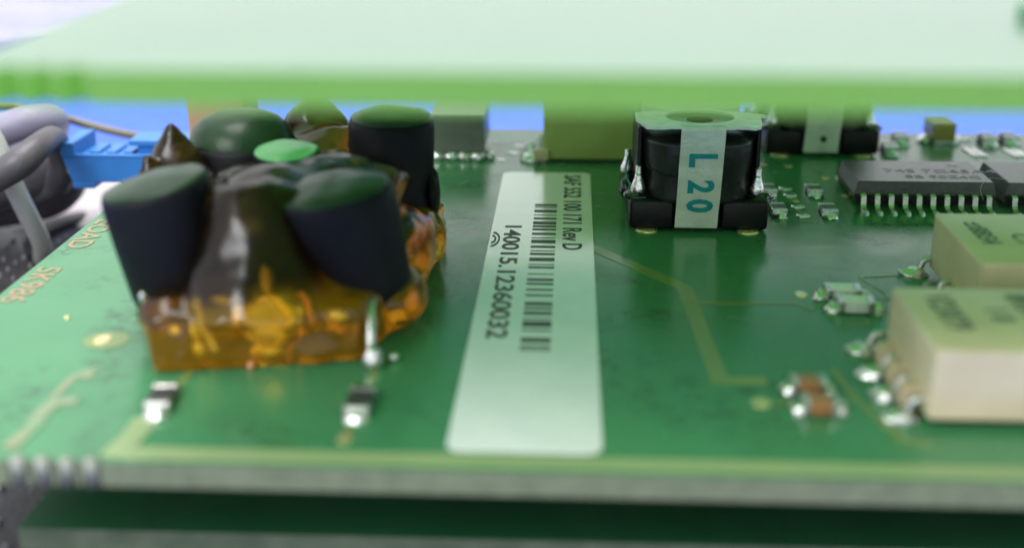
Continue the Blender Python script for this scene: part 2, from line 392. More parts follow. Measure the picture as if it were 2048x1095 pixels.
# white foam
bm = bmesh.new()
nx, ny = 40, 30
gv = [[None] * (ny + 1) for _ in range(nx + 1)]
pad = rrect
for i in range(nx + 1):
    for j in range(ny + 1):
        x = -6.8 + 3.1 * i / nx; y = 13.6 + 2.75 * j / ny
        e = min(i, nx - i, j * 1.4, (ny - j) * 1.4)
        z = -1.32 + .30 * min(1, e / 4) ** .5 + .05 * noise.noise(Vector((x * 1.4, y * 1.4, 0))) + .02 * noise.noise(Vector((x * 5, y * 5, 3)))
        gv[i][j] = bm.verts.new((x, y, z))
for i in range(nx):
    for j in range(ny): bm.faces.new((gv[i][j], gv[i + 1][j], gv[i + 1][j + 1], gv[i][j + 1]))
ext = bmesh.ops.extrude_edge_only(bm, edges=[e for e in bm.edges if e.is_boundary])
for v in ext['geom']:
    if isinstance(v, bmesh.types.BMVert): v.co.z = -2.6
o = bmobj('foam_pad', bm, 'foam', None, True); tag(o, 'white crinkled foam pad lying left of the boards under the blue connector', 'foam pad')
# crumpled white film far behind
bm = bmesh.new(); nx, ny = 60, 50; gv = []
for i in range(nx + 1):
    row = []
    for j in range(ny + 1):
        x = -46 + 40 * i / nx; y = 30 + 34 * j / ny
        z = -2.2 + 1.2 * abs(noise.noise(Vector((x * .12 + y * .05, y * .22, 1)))) + .5 * noise.noise(Vector((x * .4, y * .5, 4)))
        row.append(bm.verts.new((x, y, max(z, -2.58))))
    gv.append(row)
for i in range(nx):
    for j in range(ny): bm.faces.new((gv[i][j], gv[i + 1][j], gv[i + 1][j + 1], gv[i][j + 1]))
bmesh.ops.solidify(bm, geom=bm.faces[:], thickness=.05)
o = bmobj('plastic_film', bm, 'film', None, True); tag(o, 'crumpled white plastic film lying on the blue bench far behind', 'plastic film')

# ------------------------------------------------------------------ cables at the left
o = tube('sleeved_cable', [(-9.5, 12.2, -.9), (-7.6, 12.4, -.28), (-6.5, 12.6, .12), (-6.1, 12.7, .27), (-5.86, 12.8, .33), (-5.80, 13.1, .25), (-6.2, 13.6, -.1), (-7.4, 14.2, -.5)], .185, 'sleeve_pale', n=16)
tag(o, 'thick pale lavender sleeved cable, topmost of the bundle at the left', 'cable')
o = tube('sleeved_cable', [(-8.0, 10.9, -.6), (-6.5, 11.1, -.18), (-5.83, 11.2, .02), (-5.50, 11.2, .18), (-5.32, 11.25, .29), (-5.24, 11.5, .38, .85), (-5.32, 12.0, .34, .75), (-5.4, 12.3, .12, .9), (-5.5, 12.5, -.18), (-6.0, 12.8, -.5), (-8, 13, -1.0)], .15, 'sleeve', n=16)
tag(o, 'dark grey sleeved cable looping round the white cable at the left', 'cable')
o = tube('sleeved_cable', [(-8.6, 12.6, -.75), (-7.0, 12.7, -.50), (-6.1, 12.75, -.28), (-5.78, 12.8, -.16), (-5.72, 13, -.32), (-6.2, 13.2, -.66), (-8, 13.4, -.95)], .30, 'sleeve', n=16)
tag(o, 'thick dark grey sleeved cable hanging below the loop beside the white foam', 'cable')
o = tube('thin_cable', [(-6.6, 13.2, .40), (-6.34, 13.4, .36), (-6.14, 13.4, .30), (-5.83, 13.4, .24), (-5.46, 13.4, .13), (-4.9, 13.5, -.02), (-4.2, 13.9, -.2)], .05, 'cable_beige')
tag(o, 'thin beige cable running behind the blue connector', 'cable')
o = tube('white_cable', [(-7.0, 11.4, 1.5), (-6.3, 11.5, 1.12), (-5.98, 11.6, .80), (-5.84, 11.6, .58), (-5.73, 11.6, .33), (-5.62, 11.6, -.06), (-5.56, 11.7, -.42), (-5.60, 12.0, -.82), (-5.80, 12.4, -1.14)], .10, 'cable_white', n=16)
tag(o, 'glossy white cable bending down into the black rubber cup', 'cable')

# ------------------------------------------------------------------ blue connector at the left edge
t = thing('blue_connector', 'blue plastic connector housing overhanging the left rear board edge', 'connector', (-5.2, 12.0, -.14))
prism_pts = [(0, 0), (.16, 0), (.2, .0), (1.5, 0), (1.5, .62), (-.02, .62)]
bm = bmesh.new()
# trapezoid front: wider at the top
def hexa(bm, q0, q1):
    a = [bm.verts.new(p) for p in q0]; b = [bm.verts.new(p) for p in q1]
    bm.faces.new(a[::-1]); bm.faces.new(b)
    for i in range(4): bm.faces.new((a[i], a[(i + 1) % 4], b[(i + 1) % 4], b[i]))
hexa(bm, [(.02, 0, 0), (1.5, 0, 0), (1.5, .62, 0), (.02, .62, 0)], [(-.06, 0, .27), (1.5, 0, .27), (1.5, .62, .27), (-.06, .62, .27)])
bmesh.ops.bevel(bm, geom=bm.edges[:], offset=.008, segments=2, affect='EDGES')
bmobj('housing', bm, 'blue', t)
box('base_rib', .03, -.02, -.06, .26, .5, .0, 'blue', t, .006)
box('side_wall', -.07, 0, .27, .07, .64, .42, 'blue', t, .012)
box('rim', .07, .0, .27, 1.5, .05, .30, 'blue', t, .006)
box('cover_plate', .62, .10, .37, 1.5, .50, .43, 'blue', t, .008)
box('cover_rib', .70, .14, .27, 1.5, .46, .37, 'blue', t, .006)
for x in (.18, .36, .54): box('contact_slot', x, .14, .271, x + .1, .5, .30, 'blue', t, .004)
blob('brass_pin', (-.10, .3, .05), (.05, .05, .05), 'gold', t, sub=2)
tube('latch_wire', [(.28, .1, .0), (.42, .1, .03), (.56, .12, -.06), (.62, .14, -.2)], .03, 'black', t)

# ================================================================== MAIN BOARD
pcb = thing('circuit_board', 'main green circuit board carrying the label, the inductors and the relays', 'circuit board', (0, 0, 0))
BX0, BX1, BY0, BY1 = -4.30, 9.5, 5.88, 14.05
def yf(x): return 5.88 + .005 * (x)
notch = []
pts = [(BX0, yf(BX0) - .0)]
for k in range(4):
    cx = -3.06 + k * .14
    pts.append((cx - .05, BY0 - .01))
    for a in (150, 120, 90, 60, 30): pts.append((cx + .045 * math.cos(math.radians(a)), BY0 + .0 + .07 * math.sin(math.radians(a))))
    pts.append((cx + .05, BY0 - .01))
pts += [(BX1, BY0), (BX1, BY1), (BX0, BY1)]
bm = bmesh.new(); a_prism(bm, pts, -.15, 0)
me_o = bmobj('laminate', bm, 'mask', pcb)
me_o.data.materials.append(M['fr4'])
for p in me_o.data.polygons:
    if abs(p.normal.z) < .5: p.material_index = 1
for k in range(4):
    cx = -3.06 + k * .14
    bm = bmesh.new(); a_lathe(bm, (cx, BY0 + .01, -.152), (cx, BY0 + .01, .006), [(0, .04), (1, .04)]); bmobj('half_hole_pad', bm, 'dull_tin', pcb, True)
# conductors
strip('edge_trace', [(-2.48, 5.985), (9.4, 5.995)], .15, 'trace_edge', pcb)
strip('copper_trace', [(-2.54, 5.93), (-2.50, 6.2), (-2.50, 6.42)], .15, 'trace_edge', pcb, z1=.0055)
strip('copper_trace', [(-1.28, 6.22), (-1.25, 6.45)], .05, 'trace', pcb)
strip('copper_trace', [(-1.24, 6.84), (-1.24, 7.25)], .05, 'trace', pcb)
strip('copper_trace', [(-2.46, 6.8), (-2.42, 7.2)], .05, 'trace', pcb)
strip('copper_trace', [(.10, 9.86), (.90, 8.80), (.985, 7.12), (1.28, 7.12)], .12, 'trace', pcb)
strip('copper_trace', [(.94, 8.48), (1.70, 8.50), (1.80, 8.36)], .045, 'trace', pcb, z1=.0055)
strip('copper_trace', [(2.2, 8.62), (2.75, 8.62)], .03, 'trace', pcb)
strip('copper_trace', [(2.2, 8.36), (2.6, 8.36)], .03, 'trace', pcb)
strip('copper_trace', [(2.30, 9.1), (2.42, 8.75), (2.42, 8.62)], .03, 'trace', pcb)
strip('copper_trace', [(2.30, 9.1), (2.6, 9.16)], .03, 'trace', pcb, z1=.0055)
strip('copper_trace', [(1.74, 7.35), (1.79, 6.9), (1.95, 6.35), (2.1, 6.3)], .05, 'trace', pcb)
strip('copper_trace', [(1.2, 6.8), (1.42, 6.8)], .035, 'trace', pcb)
strip('copper_trace', [(-.6, 11.98), (-4.2, 11.94)], .012, 'trace', pcb, z1=.002)
strip('copper_trace', [(-.9, 13.3), (.2, 13.3)], .012, 'trace', pcb, z1=.002)
def pad(x, y, rx, ry, m='gold', parent=pcb, name='test_pad', z=.006):
    bm = bmesh.new(); a_prism(bm, circ(0, 0, rx, 20, ry), -.002, z, .002, ); o = bmobj(name, bm, m, parent); o.location = (x, y, 0); return o
pad(-3.17, 7.57, .16, .14, 'trace', z=.004, name='pad_ring'); pad(-3.20, 7.57, .055, .085, z=.008)
pad(1.20, 6.80, .06, .07); pad(1.77, 8.69, .045, .07); pad(-1.27, 6.22, .045, .07)
for x, y in ((2.12, 11.63), (2.15, 11.20), (2.59, 12.02), (2.3, 12.5), (2.05, 12.55), (2.67, 11.4)): pad(x, y, .04, .05)
# bare copper lettering
text('copper_lettering', '(UPOED)', (-4.22, 8.98, .001), .26, 'bare', pcb, rot=(0, 0, math.pi / 2), sx=.98, th=.003) if False else None
for s, x, y, sz in (('EOAD', -3.97, 10.30, .27), ('5K986', -3.97, 9.02, .27)):
    text('copper_lettering', s, (x - .27, y, .002), sz, 'bare', pcb, rot=(0, 0, R90), sx=1.1, bold=.004, th=.003)
strip('copper_figure', [(-3.06, 7.12), (-3.16, 6.98), (-3.18, 6.66)], .05, 'masked_figure', pcb)
strip('copper_figure', [(-3.04, 7.0), (-3.14, 7.0)], .09, 'masked_figure', pcb, z1=.0055)
strip('copper_figure', [(-3.0, 6.62), (-3.14, 6.60), (-3.16, 6.3)], .10, 'masked_figure', pcb, z1=.007)
strip('copper_figure', [(-3.12, 6.35), (-3.16, 6.0)], .09, 'masked_figure', pcb, z1=.0085)
# bare long pads at the back
def rpad(x, y, l, wdt, a, m='solder', name='solder_pad'):
    bm = bmesh.new(); a_prism(bm, rrect(-l / 2, -wdt / 2, l / 2, wdt / 2, wdt * .4, 3), -.002, .018, .01); o = bmobj(name, bm, m, pcb, True); o.location = (x, y, 0); o.rotation_euler = (0, 0, a); return o
for x, y in ((4.38, 13.15), (4.47, 13.15), (4.82, 13.16), (4.91, 13.16), (5.3, 13.16)):
    rpad(x, y, .38, .07, math.radians(96))
for x, y in ((2.14, 10.70), (2.14, 10.98), (2.13, 11.36), (2.12, 11.60)):
    rpad(x, y, .13, .10, 0)
rpad(4.85, 12.55, .2, .08, .1); rpad(4.5, 13.75, .12, .07, .2); rpad(4.98, 13.8, .1, .07, 0)
for i in range(8): rpad(2.74 + .127 * i, 10.52, .04, .08, 0, 'trace', 'via_pad')
for x, y in ((-3.60, 7.95),): rpad(x, y, .04, .05, .6, 'gold')
# solder spots and flux behind
for x, y in ((-.75, 12.6), (-.62, 12.9), (-.55, 13.2)): blob('flux_spot', (x, y, 0), (.07, .05, .008), 'solder', pcb, seed=x, amp=.6)

# ------------------------------------------------------------------ upper board, close to the lens
up = thing('circuit_board', 'pale green circuit board held above the main board, out of focus at the top', 'circuit board', (0, 0, 0))
UX0 = -2.60
pts = [(UX0, 4.89 - .0)]
for k in range(3):
    cx = -2.33 + k * .14
    pts += [(cx - .05, 4.89)] + [(cx + .045 * math.cos(math.radians(a)), 4.89 + .08 * math.sin(math.radians(a))) for a in (150, 120, 90, 60, 30)] + [(cx + .05, 4.89)]
pts += [(9.2, 4.93), (9.2, 15.5), (UX0, 15.5)]
bm = bmesh.new(); a_prism(bm, pts, 2.215, 2.375)
o = bmobj('laminate', bm, 'mask_up', up); o.data.materials.append(M['fr4_up'])
for p in o.data.polygons:
    if abs(p.normal.z) < .5: p.material_index = 1
box('chip_component', 2.33, 6.2, 2.376, 2.85, 6.6, 2.46, 'mask', up, .02)

# ------------------------------------------------------------------ lowest board
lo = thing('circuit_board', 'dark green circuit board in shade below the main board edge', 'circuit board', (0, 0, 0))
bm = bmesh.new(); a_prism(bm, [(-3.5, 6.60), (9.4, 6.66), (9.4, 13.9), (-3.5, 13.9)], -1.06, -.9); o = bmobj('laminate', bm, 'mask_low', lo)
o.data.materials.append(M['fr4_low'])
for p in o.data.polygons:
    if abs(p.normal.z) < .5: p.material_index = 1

# ------------------------------------------------------------------ label
lab = thing('barcode_label', 'long white barcode sticker with rounded corners on the main board', 'label', (0, 0, 0))
bm = bmesh.new()
lp = rrect(-.675, 6.08, .215, 12.08, .09, 6)
a_prism(bm, lp, .0045, .011); bmobj('label_sheet', bm, 'paper', lab)
words('printed_word', 'SAF 552 100 171 Rev D', (-.045, 11.98, .0125), .235, 'print', lab, sx=1.03, bold=.0035, th=.0012)
words('serial_number', '140015.12360032', (-.555, 10.33, .0125), .205, 'print', lab, gap=.02, sx=1.78, bold=.0035, th=.0012)
bars = [(10.884, 10.943), (10.831, 10.848), (10.681, 10.755), (10.589, 10.603), (10.465, 10.515), (10.316, 10.397), (10.234, 10.281), (10.147, 10.194), (10.019, 10.07), (9.924, 9.937), (9.792, 9.876), (9.669, 9.717), (9.579, 9.594), (9.484, 9.53), (9.332, 9.409), (9.239, 9.252), (9.156, 9.195), (9.015, 9.027), (8.866, 8.916), (8.779, 8.818), (8.655, 8.688), (8.534, 8.566), (8.345, 8.407), (8.268, 8.303), (8.159, 8.218), (8.07, 8.087), (7.931, 8.029), (7.853, 7.877), (7.651, 7.727), (7.561, 7.591), (7.511, 7.529)]
for y0, y1 in bars: box('bar', -.315, y0, .0112, -.108, y1, .0135, 'print', lab, 0)
bm = bmesh.new()
for r0 in (.035, .075):
    for k in range(8):
        a0 = math.radians(-85 + k * 21); a1 = math.radians(-85 + (k + 1) * 21)
        q = [(r * math.cos(a) * .8 - .66, r * math.sin(a) * 2.2 + 9.88) for r, a in ((r0, a0), (r0 + .02, a0), (r0 + .02, a1), (r0, a1))]
        q = [(max(x, -.672), y) for x, y in q]
        b = [bm.verts.new((x, y, .0112)) for x, y in q]; tt = [bm.verts.new((x, y, .0135)) for x, y in q]
        bm.faces.new(tt); bm.faces.new(b[::-1])
        for j in range(4): bm.faces.new((b[j], b[(j + 1) % 4], tt[(j + 1) % 4], tt[j]))
bmobj('logo_mark', bm, 'print', lab)

# ------------------------------------------------------------------ inductors
def pin_with_solder(x, y, z, h, parent, lean=0):
    p = lathe('terminal', (x, y, z - .05), (x + lean, y, z + h), [(0, .03), (.45, .03), (.97, .028), (1, .02)], 'tin', parent)
    lathe('solder_joint', (x, y, z), (x + lean * .5, y, z + h * .72), [(0, .06), (.12, .068), (.35, .066), (.65, .045), (.85, .034), (1, .030)], 'solder', p)
    return p
def inductor(label, x, y, lettered):
    t = thing('inductor', label, 'inductor', (x, y, 0), 0, 'clipped black inductors')
    # base: two blocks with a gap in front, joined behind
    bm = bmesh.new(); a_box(bm, -.60, -.42, .02, -.20, .95, .285, .035, 3); bmobj('base_block', bm, 'black', t, True)
    bm = bmesh.new(); a_box(bm, .20, -.42, .02, .61, .95, .285, .035, 3); bmobj('base_block', bm, 'black', t, True)
    box('base_bridge', -.21, -.33, .03, .21, .9, .262, 'black', t, .01)
    # wound body: rounded in front, slightly waisted
    bm = bmesh.new(); N_ = 40; rings = []
    for z, s in ((.26, 1.0), (.30, 1.0), (.5, .985), (.54, 1.0), (.76, 1.02), (.80, 1.015)):
        rings.append([bm.verts.new((.515 * s * (abs(math.cos(a)) ** .55) * (1 if math.cos(a) > 0 else -1), .17 + .62 * s * (abs(math.sin(a)) ** .9) * (1 if math.sin(a) > 0 else -1), z)) for a in [2 * math.pi * k / N_ for k in range(N_)]])
    for r0, r1 in zip(rings, rings[1:]):
        for k in range(N_): bm.faces.new((r0[k], r0[(k + 1) % N_], r1[(k + 1) % N_], r1[k]))
    bm.faces.new(rings[0][::-1]); bm.faces.new(rings[-1])
    bmobj('winding', bm, 'winding', t, True)
    tube('winding_seam', [(-.505, -.12, .56), (-.40, -.32, .53), (-.24, -.425, .505), (0, -.455, .50)], .010, 'black', t, n=6)
    # side fins of the bobbin
    box('bobbin_fin', -.535, -.22, .28, -.50, .7, .88, 'black', t, .01)
    box('bobbin_fin', .50, -.22, .28, .535, .7, .88, 'black', t, .01)
    # glossy lacquer where the pins leave the base
    for sx in (-1, 1):
        blob('lacquer', (sx * .53, -.25, .28), (.12, .12, .05), 'blackg', t, seed=sx, amp=.5)
        pin_with_solder(sx * .52, -.25, .30, .25 if sx < 0 else .24, t)
        pin_with_solder(sx * .585, .45, .30, .22, t)
    blob('lacquer', (-.60, .3, .22), (.07, .25, .09), 'blackg', t, seed=8, amp=.5)
    tube('magnet_wire', [(-.58, .36, .50), (-.61, .2, .42), (-.60, .05, .34), (-.56, -.1, .31)], .008, 'teal', t, n=6)
    # round core disc on top, then the clip with its two wings and the oval window
    prism('core_disc', circ(-.02, .55, .45, 40, .41), .86, .945, 'clip_top', t, .012)
    outer = [(-.475, -.47), (-.505, -.34), (-.555, -.10), (-.55, .13), (.55, .13), (.60, .10), (.61, .07), (.545, .03), (.53, -.2), (.50, -.40), (.44, -.49), (.20, -.53), (-.20, -.53), (-.36, -.52)][::-1]
    # window is an ellipse: build the plate as a ring between outline and window
    n = 48; win = []
    cxw, cyw, rx, ry = .0, -.14, .30, .26
    bm = bmesh.new()
    def edge_pt(a):
        d = Vector((math.cos(a), math.sin(a))); best = None
        for i in range(len(outer)):
            p = Vector(outer[i]); q = Vector(outer[(i + 1) % len(outer)]); e = q - p; o_ = Vector((cxw, cyw))
            den = d.x * e.y - d.y * e.x
            if abs(den) < 1e-9: continue
            tt = ((p - o_).x * e.y - (p - o_).y * e.x) / den; ss = ((p - o_).x * d.y - (p - o_).y * d.x) / den
            if tt > 0 and -1e-6 <= ss <= 1 + 1e-6: best = tt if best is None else max(best, tt)
        return Vector((cxw, cyw)) + d * best
    an = sorted([2 * math.pi * k / n for k in range(n)] + [math.atan2(p[1] - cyw, p[0] - cxw) % (2 * math.pi) for p in outer])
    L4 = []
    for a in an:
        e = edge_pt(a); i_ = Vector((cxw + rx * math.cos(a), cyw + ry * math.sin(a)))
        droop = .02 * max(0, abs(e.x) - .3) / .2 + random.uniform(-.002, .002)
        L4.append([bm.verts.new((e.x, e.y, .94 - droop)), bm.verts.new((e.x, e.y, .962 - droop)), bm.verts.new((i_.x, i_.y, .965)), bm.verts.new((i_.x, i_.y, .94))])
    for i in range(len(L4)):
        A_, B_ = L4[i], L4[(i + 1) % len(L4)]
        for k in range(4): bm.faces.new((A_[k], A_[(k + 1) % 4], B_[(k + 1) % 4], B_[k]))
    bmobj('clip_plate', bm, 'clip_top', t)
    # recessed washer in the window
    bm = bmesh.new(); rings = [[bm.verts.new((cxw + r * math.cos(2 * math.pi * k / 32), cyw + r * sy * math.sin(2 * math.pi * k / 32), z)) for k in range(32)] for r, sy, z in ((.31, .87, .948), (.29, .87, .938), (.11, .85, .936), (.10, .85, .82))]
    for r0, r1 in zip(rings, rings[1:]):
        for k in range(32): bm.faces.new((r0[k], r0[(k + 1) % 32], r1[(k + 1) % 32], r1[k]))
    bmobj('core_washer', bm, 'capgrey' if lettered else 'clip', t, True)
    prism('core_hole', circ(cxw, cyw, .115, 24, .10), .90, .940, 'void', t)
    # strap folded down the front
    bm = bmesh.new()
    prof = [(.0, .9655), (-.17, .965), (-.225, .958), (-.245, .935), (-.25, .88), (-.40, .82), (-.43, .3), (-.436, .05), (-.428, .035)] if False else [(-.10, .9665), (-.19, .9665), (-.235, .957), (-.26, .925), (-.30, .80), (-.405, .70), (-.42, .5), (-.445, .28), (-.452, .05)]
    prof = [(-.42, .9665), (-.50, .9665), (-.53, .958), (-.54, .93), (-.53, .80), (-.505, .6), (-.485, .35), (-.468, .2), (-.46, .05)]
    wid = [(-.19, .185)] * 4 + [(-.19, .183), (-.194, .18), (-.197, .175), (-.2, .168), (-.205, .165)]
    vv = []
    for (yy, zz), (xa, xb) in zip(prof, wid):
        vv.append([[bm.verts.new((xa + (xb - xa) * k / 6, yy, zz)) for k in range(7)], [bm.verts.new((xa + (xb - xa) * k / 6, yy + .012, zz - .006)) for k in range(7)]])
    for (f0, b0), (f1, b1) in zip(vv, vv[1:]):
        for k in range(6):
            bm.faces.new((f0[k], f0[k + 1], f1[k + 1], f1[k])); bm.faces.new((b0[k], b1[k], b1[k + 1], b0[k + 1]))
        bm.faces.new((f0[0], f1[0], b1[0], b0[0])); bm.faces.new((f0[6], b0[6], b1[6], f1[6]))
    for f, b in (vv[0], vv[-1]):
        for k in range(6): bm.faces.new((f[k], b[k], b[k + 1], f[k + 1]))
    s = bmobj('clip_strap', bm, 'clip', t)
    if lettered:
        # lettering follows the slope of the strap, running downwards
        for ch, zc, sz in (('L', .675, .32), ('2', .43, .30), ('0', .255, .30)):
            # slope of strap at that height
            import bisect
            yy = None
            for (ya, za), (yb, zb) in zip(prof, prof[1:]):
                if za >= zc >= zb: f = (za - zc) / (za - zb); yy = ya + (yb - ya) * f; sl = math.atan2(yb - ya, zb - za)
            o = text('strap_lettering', ch, (0, 0, 0), sz, 'teal', s, rot=(0, 0, 0), sx=.80, bold=.011, th=.002, align='CENTER')
            # glyph: +x text -> down the strap, +y text -> +x world
            tilt = math.atan2(-(yy + .24), 1) * 0
            dy = (prof[-2][0] - prof[3][0]); dz = (prof[-2][1] - prof[3][1]); d = Vector((0, dy, dz)).normalized()
            m = Matrix(((0, 1, 0, 0), (d.y, 0, -abs(d.z), 0), (d.z, 0, -abs(d.y) , 0), (0, 0, 0, 1)))
            m = Matrix(((0, 1, 0, -.10), (d.y, 0, d.z, yy - .006), (d.z, 0, -d.y, zc), (0, 0, 0, 1)))
            o.data.transform(m)
    else:
        bm = bmesh.new(); a_lathe(bm, (.0, -.476, .20), (.0, -.44, .20), [(0, .035), (1, .035)]); bmobj('strap_hole', bm, 'dark_chip', s)
    for sx in (-1, 1): lathe('solder_foot', (sx * .44, -.40, 0), (sx * .44, -.40, .02), [(0, .10), (1, .08)], 'gold', t)
    return t
inductor('sharp black inductor with grey strap lettered L 20 beside the barcode label', 1.13, 10.62, True)
inductor('black inductor behind the long chip, plain strap with a small hole', 2.72, 13.35, False)

# ------------------------------------------------------------------ relays
def relay(name, label, x0, y0, x1, y1, z0, z1, body, cat='relay', leads=(), group='cream relays', marks=(), bev=.03, stand=()):
    t = thing(name, label, cat, (x0, y0, 0), 0, group)
    L_, W_ = x1 - x0, y1 - y0
    bm = bmesh.new(); a_box(bm, 0, 0, z0, L_, W_, z1, bev, 3); bmobj('case', bm, body, t, True)
    for m_, (mx, my, sz, sx) in marks: words('case_print', m_, (mx - x0, my - y0, z1 + .001), sz, 'ink', t, sx=sx, bold=.004, th=.0015)
    for yy in stand: box('bobbin_foot', -.10, yy - .065, .03, .06, yy + .065, z0 + .12, 'bobbin', t, .02)
    for yy, side in leads:
        xx = 0 if side < 0 else L_
        l = tube('lead', [(xx + side * -.02, yy, .14), (xx + side * .05, yy, .13), (xx + side * .075, yy, .08), (xx + side * .10, yy, .03), (xx + side * .17, yy, .022)], .026, 'tin', t, n=8, per=4)
        blob('solder_joint', (xx + side * .13, yy, .005), (.11, .08, .065), 'solder', l, seed=yy, amp=.35, flat=0)
    return t
relay('relay', 'out of focus cream relay nearest the front, grey print on its top', 2.12, 6.50, 3.9, 7.56, .05, .50, 'relay',
      leads=((.12, -1), (.42, -1), (.74, -1), (1.12, -1)), stand=(.28, .58, .86),
      marks=(('V23079', (2.28, 7.40, .24, .78)), ('1 8', (2.60, 7.2, .20, .9)), ('8934', (2.80, 7.44, .22, .9)), ('24V', (3.05, 7.2, .2, 1))))
# thick solder fillets of the nearest relay
relay('relay', 'cream relay behind the nearest one, printed in dark grey, beside the long chip', 2.86, 8.05, 4.6, 9.24, .05, .50, 'relay',
      leads=((.2, -1), (1.12, -1), (.6, -1)), stand=(.4,),
      marks=(('\u22648BS4', (3.0, 9.0, .20, 1.0)), ('CT', (3.26, 8.72, .20, 1.0)), ('V20', (3.50, 9.05, .2, 1.0))))
relay('relay', 'tall cream relay with green light painted in, standing behind the barcode label', -.28, 12.5, 1.14, 13.35, .03, .93, 'relay_green_lit',
      leads=((.08, -1), (.26, -1), (.44, -1), (.62, -1)), stand=(.02,), bev=.035)

# ------------------------------------------------------------------ grey can with solder tabs
t = thing('surface_mount_can', 'dark grey square component behind the amber block, solder along its foot', 'capacitor', (-1.48, 12.57, 0))
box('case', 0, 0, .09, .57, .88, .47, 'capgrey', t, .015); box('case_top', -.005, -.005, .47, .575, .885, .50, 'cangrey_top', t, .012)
for x in (.07, .22, .37, .50): blob('solder_joint', (x, -.01, .04), (.075, .05, .055), 'solder', t, seed=x * 9, amp=.3)
blob('solder_joint', (.62, .1, .02), (.06, .06, .05), 'solder', t, seed=3, amp=.3)

t = thing('film_capacitor', 'salmon boxed component rising behind the amber block', 'capacitor', (-3.58, 11.0, 0))
box('case', 0, 0, .02, .56, .5, 1.15, 'orange_box', t, .04, 3)
for x in (.12, .44): lathe('lead', (x, .25, 0), (x, .25, .05), [(0, .03), (1, .03)], 'tin', t)

# ------------------------------------------------------------------ gull wing chips
def ic(label, x0, n, marks):
    t = thing('integrated_circuit', label, 'chip', (x0, 11.02, 0), 0, 'long black chips')
    W_ = .127 * n + .03; D = .80; e = .035
    bm = bmesh.new()
    lv = [(0 + e, .0 + e, .03), (0, 0, .13), (e * .8, e * .6, .25)]
    R_ = []
    for ex, ey, z in lv: R_.append([bm.verts.new(p) for p in ((ex, ey, z), (W_ - ex, ey, z), (W_ - ex, D - ey, z), (ex, D - ey, z))])
    bm.faces.new(R_[0][::-1]); bm.faces.new(R_[-1])
    for a, b in zip(R_, R_[1:]):
        for i in range(4): bm.faces.new((a[i], a[(i + 1) % 4], b[(i + 1) % 4], b[i]))
    bmesh.ops.bevel(bm, geom=bm.edges[:], offset=.006, segments=2, affect='EDGES')
    bmobj('package', bm, 'ic', t)
    # pins
    def pin_mesh(side):
        bm = bmesh.new(); hw = .024
        path = [(.03, .135), (-.05, .135), (-.085, .12), (-.105, .045), (-.125, .022), (-.23, .018)]
        path = [((p[0] if side < 0 else D - p[0]), p[1]) for p in path]
        th = .014; pr = None
        for yy, zz in path:
            q = [bm.verts.new((-hw, yy, zz + th)), bm.verts.new((hw, yy, zz + th)), bm.verts.new((hw, yy, zz - th)), bm.verts.new((-hw, yy, zz - th))]
            if pr:
                for i in range(4): bm.faces.new((pr[i], pr[(i + 1) % 4], q[(i + 1) % 4], q[i]))
            else: bm.faces.new(q)
            pr = q
        bm.faces.new(pr[::-1])
        a_blob(bm, (0, -.20 if side < 0 else D + .20, 0), (.036, .075, .04), seed=1, amp=.2, sub=2, flat=0)
        bmesh.ops.recalc_face_normals(bm, faces=bm.faces); me = bpy.data.meshes.new('pin'); bm.to_mesh(me); bm.free(); me.materials.append(M['tin']); return me
    for side in (-1, 1):
        me = pin_mesh(side)
        for i in range(n):
            o = bpy.data.objects.new('pin', me); COL.objects.link(o); o.parent = t; o.location = (.07 + .127 * i, 0, 0)
    RZ[0] = 0
    for s, mx, my, sz in marks: words('marking', s, (mx, my, .251), sz, 'icmark', t, sx=1.3, th=.001)
    RZ[0] = R90
    o = prism('pin_one_dimple', circ(W_ - .22, D - .13, .055, 20, .055), .2505, .2525, 'dimple', t)
    return t
ic('long black chip with ten bright gull wing pins and faded print', 2.655, 10, (('74S 7C65A4', .35, .36, .16), ('8B 90Z4C', .5, .16, .13)))
ic('black chip cut off by the right frame edge, behind the cream relay', 4.03, 10, (('9842', .4, .3, .14),))
o = box('rubber_strip', 0, 0, 0, 1, 1, 1, 'rubber', None, 0)
bpy.data.objects.remove(o)
o = tube('hair_fibre', [(4.02, 10.97, .30), (3.86, 11.0, .30), (3.78, 10.95, .22), (3.80, 10.9, .12)], .0022, 'cable_white', n=5); tag(o, 'fine pale hair lying over the chip front by the tenth pin', 'hair')

# ------------------------------------------------------------------ small chips
def chip(name, label, cat, x, y, rz, l, wd, h, body, group=None, ballr=1.0, sfill=.5):
    """two-terminal part, length along its own x"""
    t = thing(name, label, cat, (x, y, 0), rz, group)
    box('chip_body', -l * .30, -wd / 2, .012, l * .30, wd / 2, h, body, t, .008)
    for s in (-1, 1):
        c = box('terminal', min(s * l * .29, s * l * .5), -wd / 2 - .004, .008, max(s * l * .29, s * l * .5), wd / 2 + .004, h + .004, 'tin', t, .012)
        blob('solder_fillet', (s * l * .56, 0, 0), (.085 * ballr, wd * .52, h * .72), 'solder', c, seed=x * 7 + s, amp=.25, flat=0)
    return t
Q = math.pi / 2
chip('chip_resistor', 'blurred black chip resistor with solder blobs in front of the amber block left corner', 'resistor', -2.47, 6.62, Q + .1, .32, .15, .07, 'dark_chip', 'chip resistors in front of the amber block', .8)
chip('chip_resistor', 'blurred black chip resistor just below the bright solder lead of the amber block', 'resistor', -1.25, 6.64, Q, .32, .15, .07, 'dark_chip', 'chip resistors in front of the amber block', .8)
chip('chip_capacitor', 'pale chip capacitor, rear one of the white pair right of the trace', 'capacitor', 2.06, 8.62, 0, .27, .15, .10, 'white_chip', 'pale chip capacitors', .75)
